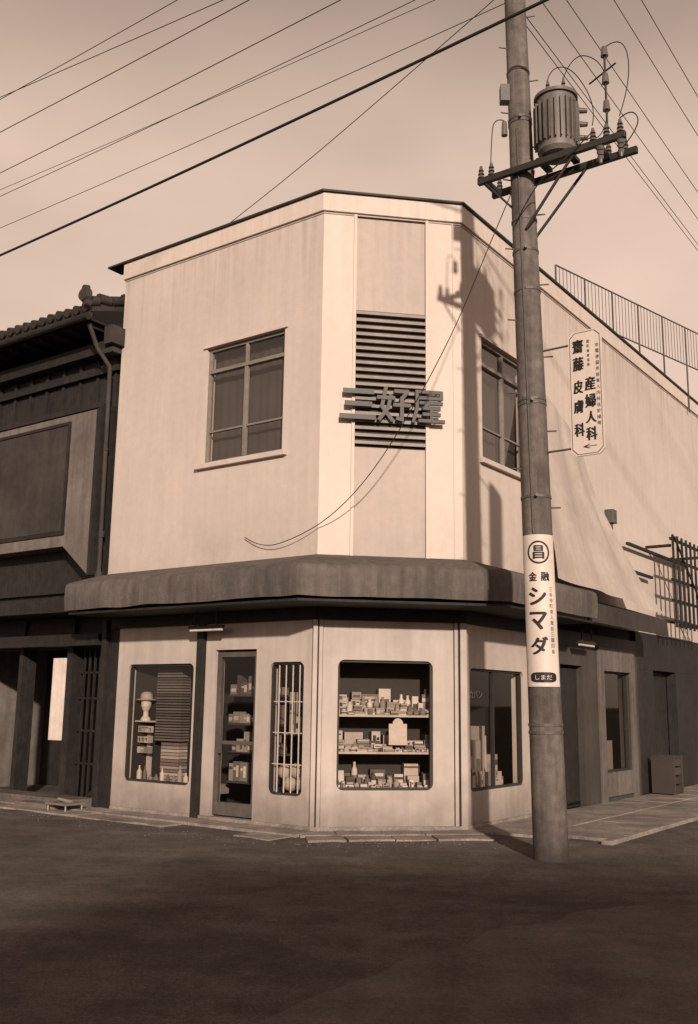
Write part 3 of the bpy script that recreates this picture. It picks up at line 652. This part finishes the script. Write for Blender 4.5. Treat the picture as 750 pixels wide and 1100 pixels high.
for i,(ch,tt,zz,ww,hh) in enumerate([('齋',.595,5.68,.125,.16),('藤',.595,5.47,.125,.16),('皮',.585,5.20,.11,.15),('膚',.585,4.97,.11,.15),('科',.585,4.70,.11,.15),
    ('産',.725,5.22,.12,.155),('婦',.725,5.02,.12,.155),('人',.725,4.83,.12,.13),('科',.725,4.64,.12,.15)]):
    bold('text_%d'%i,ch,sfn(tt,zz),ww,hh,sg)
for i,ch in enumerate('市電停留所前東入内科往診随時'):
    put_text('small_text_%d'%i,ch,sfn(.82,5.66-i*.07),.04,.045,M['inkgrey'],sg,.002,.015)
for i,ch in enumerate('国民健康保険'):
    put_text('small_text_b%d'%i,ch,sfn(.715,5.72-i*.055),.028,.035,M['inkgrey'],sg,.002,.01)
put_text('arrow','←',sfn(.70,4.50),.16,.05,M['ink'],sg,.002,.02)
# wrapped advertising sign
ws=empty('pole_wrap_sign',pc(2.6))
def cyp(x,z,ex):
    cc=pc(z); r=pr_(z)+ex; t=-math.pi/2+x/ (pr_(z)) -.19
    return Vector((cc.x+r*math.cos(t),cc.y+r*math.sin(t),z))
m=MB(); nn_=28; zs=[1.8+i*(1.67/10) for i in range(11)]; hw=.20; G=[]
for z in zs:
    for i in range(nn_+1): G.append(cyp(-hw+2*hw*i/nn_,z,.010))
m.poly(G,[(j*(nn_+1)+i,j*(nn_+1)+i+1,(j+1)*(nn_+1)+i+1,(j+1)*(nn_+1)+i) for j in range(10) for i in range(nn_)])
m.build('panel',M['white'],ws,0,True)
E0=.014
def cf(x0,zc,e=E0): return lambda x,y,z: cyp(x0+x,zc+y,e+z)
bold('crest','昌',cf(0,3.27),.11,.15,ws,2,.005)
m=MB(); R0,R1=.118,.10
for i in range(36):
    a,b=2*math.pi*i/36,2*math.pi*(i+1)/36
    m.poly([cyp(R0*math.cos(a),3.27+R0*1.1*math.sin(a),E0),cyp(R0*math.cos(b),3.27+R0*1.1*math.sin(b),E0),cyp(R1*math.cos(b),3.27+R1*1.1*math.sin(b),E0),cyp(R1*math.cos(a),3.27+R1*1.1*math.sin(a),E0)],[(0,1,2,3)])
m.build('crest_ring',M['ink'],ws)
bold('text_small_1','金',cf(-.07,3.0),.085,.10,ws,1,.003); bold('text_small_2','融',cf(.06,3.0),.085,.10,ws,1,.003)
for i,(ch,zz) in enumerate((('シ',2.78),('マ',2.51),('ダ',2.24))): bold('text_big_%d'%i,ch,cf(-.03,zz),.17,.19,ws,2,.008)
for i,ch in enumerate('三条寺町東入電話三一四番'): put_text('text_side_%d'%i,ch,cf(.115,2.86-i*.062),.04,.045,M['inkgrey'],ws,0,.015,1)
m=MB(); pts=[]
for i in range(32):
    a=2*math.pi*i/32; pts.append((.14*math.copysign(abs(math.cos(a))**.5,math.cos(a)),.055*math.copysign(abs(math.sin(a))**.6,math.sin(a))))
for i in range(32):
    a=pts[i]; b=pts[(i+1)%32]
    m.poly([cyp(a[0],1.9+a[1],E0),cyp(b[0],1.9+b[1],E0),cyp(b[0],1.9,E0),cyp(a[0],1.9,E0)],[(0,1,2,3)])
m.build('badge',M['ink'],ws)
put_text('badge_text','しまだ',cf(0,1.9,E0+.003),.17,.05,M['white'],ws,0,.01,2)
# ---------------- overhead wires
ow=empty('overhead_wires',(0,12,9))
def lwire(name,x,y,z,r,d,l0,l1,sag=.25,dz=0,K=1.0):
    x*=K; y*=K; z=1.6+(z-1.6)*K; l0*=K; l1*=K; sag*=K; r*=K
    d=Vector(d); pts=[]
    for i in range(13):
        t=i/12; q=l0+(l1-l0)*t; p=Vector((x,y,z))+d*q; p.z+= -sag*4*t*(1-t)+sag*4*((0-l0)/(l1-l0))*(1-(0-l0)/(l1-l0)) + dz*q
        pts.append(p)
    wire(name,pts,r,ow)
E=-dL
lwire('cable_main',-5.2,15.2,9.25,.020,E,-14,22,.5,.035)
for i,(x,y,z,r,dz) in enumerate([(-4.57,13.04,9.5,.006,.01),(-4.25,12.0,9.5,.006,0),(-4.0,11.24,9.5,.005,0),(-4.0,11.3,9.5,.005,-.09),(-4.8,13.75,9.5,.005,.0),(-5.1,14.77,9.5,.005,.0),(-4.75,13.6,9.5,.004,-.03)]):
    lwire('wire_%d'%i,x,y,z,r,E,-16,22,.4,dz,1.35)
for i,(x,y,z) in enumerate([(4.96,13.4,8.6),(4.87,13.05,8.8),(4.74,12.64,9.0),(4.51,11.95,9.5),(4.2,11.07,9.5),(5.1,13.7,8.6)]):
    lwire('side_wire_%d'%i,x,y,z,.005,dR,-16,25,.4,0,1.35)
wire('drop_wire',[(-5.0,18.75,9.3),(-1.9,16.1,10.2),(1.4,13.3,11.6),(4.7,10.5,13.1)],.007,ow)
wire('service_wire',[(2.0,10.8,7.9),(1.62,11.1,7.0),(1.3,11.35,6.2),(.85,11.7,5.35),(.3,12.15,4.5),(-.23,12.5,3.98),(-.75,12.78,3.72),(-1.2,13.18,3.66),(-1.45,13.40,3.85)],.006,ow)
# ---------------- houses across the street
hb=empty('house_across_street',(6,-17,0)); m=MB()
def bx(mb,x0,x1,y0,y1,z0,z1): mb.hexa([Vector((x,y,z)) for z in (z0,z1) for x,y in ((x0,y0),(x1,y0),(x1,y1),(x0,y1))])
bx(m,-1.0,16,-19.5,-14.6,0,5.2); m.build('walls',M['plaster_old'],hb)
m=MB(); e0=[Vector((-2.2,-13.6,5.0)),Vector((-2.2,-20.4,5.0)),Vector((17,-20.4,5.0)),Vector((17,-13.6,5.0))]
r0=Vector((2.8,-16.9,8.9)); r1=Vector((13,-16.9,8.9)); m.poly(e0+[r0,r1],[(0,1,4),(1,2,5,4),(2,3,5),(3,0,4,5),(0,3,2,1)]); m.build('roof',M['tile'],hb)
m=MB()
for x in (0,3,6,9,12): bx(m,x,x+1.6,-14.62,-14.55,1,2.3); bx(m,x,x+1.6,-14.62,-14.55,3.4,4.6)
m.build('windows',M['dark'],hb)
